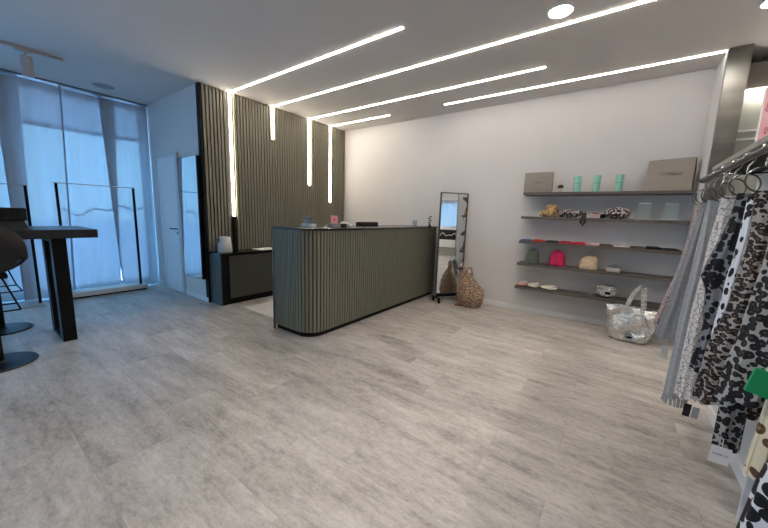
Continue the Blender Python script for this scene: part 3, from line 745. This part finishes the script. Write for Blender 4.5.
b = MB()
for a in (-1, -.45, .35, 1): b.strap([(.02, 4.77, z+.051), (.02+.03*a, 4.765, z+.095-.02*abs(a)), (.02+.06*a, 4.77, z+.085-.03*abs(a))], .03, .004, (0, 1, 0))
b.build('bow', mat('dark_ribbon', (48, 42, 42), .7), t)

# --- lowest shelf
z = tops[4] + E0
PALE = mat('off_white_cloth', (222, 212, 198), .9, noise=.15, nscale=20, bump=.4, bscale=60)
for x, w_, h, lab in ((-1.005, .068, .045, 'blush pink slipper-like folded cloth at left end of lowest shelf'), (-.855, .075, .05, 'off white folded cloth in the middle of the trio on lowest shelf'), (-.66, .10, .04, 'cream folded cloth right of the trio on lowest shelf')):
    t = thing('folded_cloth', lab, 'cloth', (x, 4.76, z), 'folded cloths on the lowest shelf')
    pillow(MB(), (x, 4.76, z), w_, .09, h).build('fold', PALE if x > -.95 else mat('blush_cloth', (196, 150, 144), .9), t, True)
    pillow(MB(), (x+.02, 4.775, z+h*.93), w_*.7, .06, h*.35).build('upper_fold', PALE, t, True)
SILVER = mat('crinkled_silver', (222, 220, 214), .26, 1.0, bump=1.0, bscale=15, bdist=.035, nscale=10, noise=.1)
t = thing('silver_pouch', 'small crinkled silver pouch with black tag on the lowest shelf', 'pouch', (.03, 4.76, z)); SP = t
b = MB(); pillow(b, (.03, 4.76, z), .115, .055, .165, px=3.5).build('pouch_body', SILVER, t, True)
MB().strap([(-.07, 4.715, z+.135), (.0, 4.708, z+.15), (.08, 4.71, z+.147), (.135, 4.72, z+.13)], .012, .003, (0, 0, 1)).build('zip', CHROME, t)
MB().box(.02, 4.698, z+.05, .075, 4.702, z+.08).build('name_tag', BLACK, t)
MB().strap([(-.08, 4.72, z+.05), (-.12, 4.70, z+.025), (-.16, 4.69, z+.006)], .016, .004, (0, 1, 0)).build('wrist_loop', SILVER, t, True)

SP.location.x -= .055
# silver tote on the floor
t = thing('silver_tote', 'large crinkled metallic silver tote bag on the floor below the shelves', 'bag', (.22, 4.50, 0))
rings = []
KEY = ((0, .03, .37, .06), (.02, .01, .385, .085), (.10, -.01, .41, .09), (.2, -.02, .44, .085), (.3, -.03, .465, .07), (.36, -.04, .485, .055), (.395, -.045, .49, .04))
FINE = [tuple(a_[q]+(b_[q]-a_[q])*k/3 for q in range(4)) for a_, b_ in zip(KEY, KEY[1:]) for k in range(3)] + [KEY[-1]]
for z_, x0, x1, dy in FINE:
    r_ = []; n = 56
    for i in range(n):
        a = 2*PI*i/n; ca, sa = math.cos(a), math.sin(a); ex = .55
        X = (x0+x1)/2 + (x1-x0)/2*abs(ca)**ex*(1 if ca > 0 else -1); Y = 4.50 + dy*abs(sa)**.7*(1 if sa > 0 else -1)
        cr = .014*math.sin(X*34+z_*14) + .011*math.sin(X*15-z_*26+1.3) + .006*math.sin(X*60+z_*30) if z_ > .01 else 0
        r_.append((X + (.4*cr), Y + cr*1.3, z_ + (.016*math.sin(X*14) if z_ > .3 else 0)))
    rings.append(r_)
MB().loft(rings).build('bag_body', SILVER, t, True)
for yy, dx in ((4.455, 0), (4.545, .02)):
    MB().strap([(.14+dx, yy, .34), (.16+dx, yy, .45), (.20+dx, yy+.01, .57), (.245+dx, yy+.015, .635), (.275+dx, yy+.01, .62), (.285+dx, yy, .50), (.30+dx, yy, .35)], .034, .006, (1, 0, .15)).build('handle', SILVER, t, True)
MB().box(.19, 4.396, .055, .235, 4.400, .078).build('name_tag', BLACK, t)
t.location.x += .03; t.location.y -= .04
# ------------------------------------------------------------------ scarf rail
t = thing('ledge', 'long grey ledge board capping the partition above the scarf rail', 'ledge', (.64, 0, 1.68))
MB().box(.465, -3.0, 1.681, .82, 3.065, 1.708, .002).build('board', mat('ledge_grey', (150, 142, 134), .5), t)
MB().box(.50, -2.9, 1.655, .67, 3.04, 1.680).build('under_strip', BLACK, t)
t = thing('scarf_rail', 'round metal rail with wall arms carrying the hanging scarves', 'rail', (.40, 1, 1.6))
RX, RZ = .40, 1.60
MB().tube([(RX, -1.2, RZ), (RX, 2.83, RZ)], .0125, 14).build('bar', mat('gunmetal', (112, 106, 100), .3, .9), t, True)
MB().tube([(RX, 2.831, RZ), (RX, 2.845, RZ)], .016, 14).build('end_cap', BLACK, t, True)
for y in (-.9, .9, 2.42): MB().tube([(RX+.012, y, RZ-.016), (.679, y, RZ-.016)], .009, 10).build('arm', CHROME, t, True)

t = thing('placard', 'pink placard with handwritten lettering standing on the ledge', 'placard', (.62, 2.9, 1.709))
pb = MB(); dv = Vector((.47, .88, 0)).normalized()
p0 = Vector((.565, 2.72, 0)); n_ = Vector((dv.y, -dv.x, 0))*.006
q = [p0, p0+dv*.34, p0+dv*.34+n_, p0+n_]
pb.hexa([(v.x, v.y, 1.7095) for v in q] + [(v.x, v.y, 2.075) for v in q])
pb.build('sheet', mat('pink_sheet', (206, 136, 148), .5), t)
pc = MB(); q = [p0-dv*.008, p0-dv*.0005, p0-dv*.0005+n_, p0-dv*.008+n_]
pc.hexa([(v.x, v.y, 1.7095) for v in q] + [(v.x, v.y, 2.077) for v in q]); pc.build('white_edge', TRIMW, t)
ROSE = mat('rose_letter', (168, 66, 92), .6)
ctr = p0 + dv*.085 + n_*1.15
az = math.atan2(dv.y, dv.x)
text('lettering', 'Life', .085, (ctr.x, ctr.y, 1.985), (PI/2, 0, az), ROSE, t, italic=True)
text('lettering', 'o', .085, (ctr.x, ctr.y, 1.87), (PI/2, 0, az), ROSE, t, italic=True)

# ------------------------------------------------------------------ hanging scarves
DENIM = mat('denim_grey', (152, 149, 150), .95, noise=.2, nscale=60, bump=.3, bscale=200)
GREYS = mat('soft_grey_knit', (168, 168, 168), .95, noise=.14, nscale=50, bump=.4, bscale=160)
CREAMP = spots('cream_outline_print', (212, 204, 196), (206, 197, 190), (212, 204, 196), scale=22, thr=.5, ring=.5)
def outline_print():
    M = bpy.data.materials.new('cream_line_print'); M.use_nodes = True; nt = M.node_tree; p = nt.nodes['Principled BSDF']; p.inputs['Roughness'].default_value = .9
    tc = nt.nodes.new('ShaderNodeTexCoord'); v = nt.nodes.new('ShaderNodeTexVoronoi'); v.feature = 'DISTANCE_TO_EDGE'; v.inputs['Scale'].default_value = 36
    r = nt.nodes.new('ShaderNodeValToRGB'); r.color_ramp.interpolation = 'CONSTANT'
    r.color_ramp.elements[0].color = L((146, 138, 134)); r.color_ramp.elements[1].position = .045; r.color_ramp.elements[1].color = L((222, 213, 206))
    nt.links.new(tc.outputs['Object'], v.inputs['Vector']); nt.links.new(v.outputs['Distance'], r.inputs[0]); nt.links.new(r.outputs[0], p.inputs['Base Color']); return M
CREAMP = outline_print()
PINKP = spots('blush_print', (176, 154, 150), (70, 48, 48), None, scale=60, thr=.3)
LEOK = spots('black_grey_leopard', (128, 128, 133), (15, 14, 17), (44, 42, 48), scale=34, thr=.60, ring=.12)
DOTS = spots('white_black_dots', (222, 222, 226), (24, 22, 26), None, scale=38, thr=.42, stretch=(1, 1, .7))
LEOB = spots('brown_black_leopard', (160, 150, 142), (24, 19, 18), (92, 66, 52), scale=38, thr=.58, ring=.27, stretch=(1, 1, 1.7))
LEOG = spots('grey_beige_leopard', (160, 154, 150), (22, 19, 20), (84, 68, 58), scale=44, thr=.55, ring=.14)
LEOC = spots('cream_tan_leopard', (222, 204, 172), (92, 62, 40), (150, 108, 68), scale=22, thr=.36, ring=.14)
LEOW = spots('white_black_leopard', (214, 212, 214), (18, 16, 20), None, scale=26, thr=.56)

def scarf(y, m_, rows, lab, ry=.05, folds=9, ph=0., fringe=False, ring_y=None, wave=.12, gm=None):
    """rows: (z, xmin, xmax) from the ring down to the hem; closed pleated bundle"""
    ring_y = y if ring_y is None else ring_y
    t = thing('hanging_scarf', lab, 'scarf', (RX, y, rows[-1][0]), 'scarves hanging from ring hangers')
    # resample
    R = []; n = 44; steps = 26; zs = [r[0] for r in rows]
    for j in range(steps+1):
        v = j/steps; z = zs[0] + (zs[-1]-zs[0])*v
        for a, c in zip(rows, rows[1:]):
            if a[0] >= z >= c[0]-1e-6:
                k = (a[0]-z)/(a[0]-c[0]); k = k*k*(3-2*k)*.4 + k*.6
                x0 = a[1]+(c[1]-a[1])*k; x1 = a[2]+(c[2]-a[2])*k; break
        cx, rx = (x0+x1)/2, (x1-x0)/2
        spread = min(1, .35 + v*3); yy = ring_y + (y-ring_y)*min(1, v*4)
        loop = []
        for i in range(n):
            a = 2*PI*i/n; w = 1 + wave*math.sin(a*folds + ph + v*1.5)*spread + .06*math.sin(a*3+ph+v*4)
            ca, sa = math.cos(a), math.sin(a)
            loop.append((cx + rx*ca*(1+(w-1)*.35), yy + ry*spread*sa*w, z + (.012*math.sin(a*4+ph) if j == steps else 0)))
        R.append(loop)
    MB().loft(R[::-1]).build('cloth', m_, t, True)
    if fringe:
        b = MB(); cx = (rows[-1][1]+rows[-1][2])/2; rx = (rows[-1][2]-rows[-1][1])/2
        for i in range(46):
            a = 2*PI*i/46; b.tube([(cx+rx*.96*math.cos(a), y+ry*.9*math.sin(a), rows[-1][0]+.01), (cx+rx*1.0*math.cos(a)+random.uniform(-.006,.006), y+ry*math.sin(a), rows[-1][0]-.055)], .0028, 5)
        b.build('fringe', m_, t)
    return t
def ring(y, lab, r=.044):
    t = thing('ring_hanger', lab, 'hanger', (RX, y, RZ), 'ring hangers on the scarf rail')
    c = Vector((RX, y, 1.490)); pts = [(c.x + r*math.cos(2*PI*i/40), c.y, c.z + r*math.sin(2*PI*i/40)) for i in range(40)]
    MB().tube(pts, .003, 8, True).build('ring', CHROME if False else mat('dark_chrome', (120, 120, 122), .2, 1.0), t, True)
    hk = [(RX, y, 1.534), (RX+.001, y, RZ-.036), (RX+.017, y, RZ-.012)] + [(RX + .0165*math.cos(a), y, RZ + .0165*math.sin(a)) for a in [i*PI/8 for i in range(0, 9)]]
    MB().tube(hk, .003, 8).build('hook', CHROME, t, True)

SCARVES = [
 (2.76, PINKP, [(1.45, .385, .415), (1.1, .35, .40), (.66, .272, .33)], 'narrow brownish blush print scarf at the far end of the rail', .03, False, .5),
 (2.665, DENIM, [(1.455, .385, .445), (1.25, .36, .445), (.9, .32, .44), (.60, .278, .425)], 'denim blue grey scarf second from far end of the rail', .045, False, 1.0),
 (2.51, GREYS, [(1.46, .385, .445), (1.2, .375, .46), (.7, .355, .46), (.30, .345, .455)], 'long plain grey scarf with fringed hem', .05, True, 2.),
 (2.32, CREAMP, [(1.47, .405, .468), (1.2, .39, .47), (.8, .37, .465), (.385, .365, .455)], 'cream scarf with thin outline print next to the grey fringed one', .05, False, .2),
 (2.13, LEOK, [(1.47, .42, .475), (1.35, .41, .485), (1.08, .35, .48), (1.02, .375, .475), (.84, .39, .465), (.62, .37, .47)], 'black and grey leopard scarf with a corner sticking out', .045, False, .9),
 (1.95, DOTS, [(1.445, .415, .46), (1.3, .415, .46), (1.05, .400, .455), (.84, .39, .45)], 'narrow white scarf with black dots in front of the black leopard one', .04, False, 1.7),
 (1.74, LEOB, [(1.45, .385, .44), (1.29, .395, .48), (1.04, .378, .51), (.83, .342, .53), (.63, .328, .53)], 'wide brown and black leopard scarf, largest in view', .07, False, 2.6),
 (1.50, LEOG, [(1.46, .385, .44), (1.25, .385, .47), (1.0, .365, .50), (.85, .345, .52), (.75, .335, .50)], 'grey beige leopard scarf nearest the camera at right edge', .06, False, 3.4),
]
HUNG = []
for y, m_, rows, lab, ry, fr, ph in SCARVES:
    HUNG.append(scarf(y, m_, rows, lab, ry, fringe=fr, ph=ph))
RL = ['far end blush print scarf', 'denim grey scarf', 'plain grey fringed scarf', 'cream outline print scarf', 'black and grey leopard scarf', 'white dotted scarf', 'wide brown leopard scarf', 'grey beige leopard scarf at right edge']
for (y, *_), r_ in zip(SCARVES, RL): ring(y, 'metal ring hanger holding the %s' % r_)
# lower hanging pieces
t = thing('hanging_scarf', 'short black and grey leopard piece hanging lowest below the grey beige leopard scarf', 'scarf', (.42, 1.6, .52), 'scarves hanging from ring hangers')
R = []
for j in range(13):
    v = j/12; z_ = .80 - .285*v; R.append([(.412 + .036*math.cos(2*PI*i/30), 1.61 + .022*math.sin(2*PI*i/30)*(1+.3*math.sin(i*1.3)), z_) for i in range(30)])
MB().loft(R[::-1]).build('cloth', LEOG, t, True)
def tagcard(parent, x, y, z_, w_, h, c, lab, sl=0):
    o = MB().hexa([(x-w_/2, y, z_), (x+w_/2, y, z_), (x+w_/2, y+.003, z_), (x-w_/2, y+.003, z_), (x-w_/2+sl, y, z_+h), (x+w_/2+sl, y, z_+h), (x+w_/2+sl, y+.003, z_+h), (x-w_/2+sl, y+.003, z_+h)]).build('price_tag', mat('tag_card', c, .6), parent)
    o['label'] = lab
    MB().tube([(x+sl, y+.0015, z_+h), (x+sl+.004, y+.02, z_+h+.06)], .0012, 5).build('string', TRIMW, o)
    return o
tt = tagcard(t, .393, 1.575, .464, .052, .066, (226, 220, 218), 'white price tag', .004)
text('lettering', 'CODELLO', .009, (.395, 1.5740, .500), (PI/2, 0, 0), INK, tt, extrude=.0002)
tagcard(HUNG[3], .402, 2.20, .325, .028, .07, (18, 18, 20), 'black tag', .004)
tagcard(HUNG[3], .430, 2.18, .335, .026, .06, (150, 150, 156), 'silver grey tag', .004)
ta = pillow(MB(), (.35, 2.80, .57), .022, .02, .10).build('tassel', mat('tan_wool', (176, 146, 116), .9), HUNG[0], True); ta['label'] = 'tan wool tassel'
tagcard(HUNG[0], .352, 2.79, .42, .034, .09, (226, 222, 216), 'white price tag')
t = thing('hanging_scarf', 'cream and tan leopard scarf at the bottom right corner of view', 'scarf', (.47, 1.36, .3), 'scarves hanging from ring hangers')
R = []
for j in range(17):
    v = j/16; z_ = .86 - .30*v; R.append([(.455 - .015*v + .034*math.cos(2*PI*i/30), 1.40 + .03*math.sin(2*PI*i/30)*(1+.3*math.sin(i*1.3)), z_) for i in range(30)])
MB().loft(R[::-1]).build('cloth', LEOC, t, True)
scarf(1.20, LEOW, [(1.44, .42, .49), (1.0, .42, .52), (.78, .40, .52), (.64, .375, .53), (.45, .36, .54), (.3, .36, .54)], 'white and black leopard scarf at the lowest right corner', .06, ring_y=1.20, ph=.6)

# green card
t = thing('green_bag', 'bright green card bag with white cord hanging among the leopard scarves', 'card', (.40, 1.36, .83))
MB().hexa([(.362, 1.36, .838), (.425, 1.36, .822), (.425, 1.372, .822), (.362, 1.372, .838), (.376, 1.36, .912), (.44, 1.36, .902), (.44, 1.372, .902), (.376, 1.372, .912)]).build('card_body', mat('green_card', (12, 142, 84), .45), t)
MB().tube([(.398, 1.366, .908), (.403, 1.362, .94), (.412, 1.41, .975)], .0022, 6).build('cord', TRIMW, t)
# white display board leaning on the partition
o = MB().box(.59, 1.98, .0, .655, 2.0, .52, .002).build('white_board', TRIMW)
tag(o, 'white upright board standing against the right partition behind the scarves', 'board')

# ------------------------------------------------------------------ what the standing mirror sees
t = thing('bench', 'white bench with black sign panel under the far window', 'bench', (4.25, 3.0, 0))
MB().box(4.05, 1.6, .90, 4.49, 4.4, .98).build('top', TRIMW, t)
MB().box(4.10, 1.6, 0, 4.49, 4.4, .30).build('base', mat('grey_bench_base', (150, 148, 144), .7), t)
MB().box(4.06, 1.6, .301, 4.49, 4.4, .56).build('drawer_front', TRIMW, t)
MB().box(4.06, 1.6, .561, 4.49, 4.4, .899).build('sign_panel', BLACKM, t)
sq = [(4.052, 4.2 - i*.045, .73 + .07*math.sin(i*1.1)*math.cos(i*.31)) for i in range(54)]
MB().tube(sq, .012, 6).build('script_lettering', TRIMW, t, True)

b = MB(); rws = []
for j in range(9):
    rws.append([b.b.verts.new((4.46 + .012*math.sin(i*.9), 1.55 + 2.7*i/80, .985 + .93*j/8)) for i in range(81)])
for a, c in zip(rws, rws[1:]):
    for i in range(80): b.b.faces.new((a[i], a[i+1], c[i+1], c[i]))
tag(b.build('curtain', CURT, None, True), 'short sheer curtain over the far window seen only in the standing mirror', 'curtain')
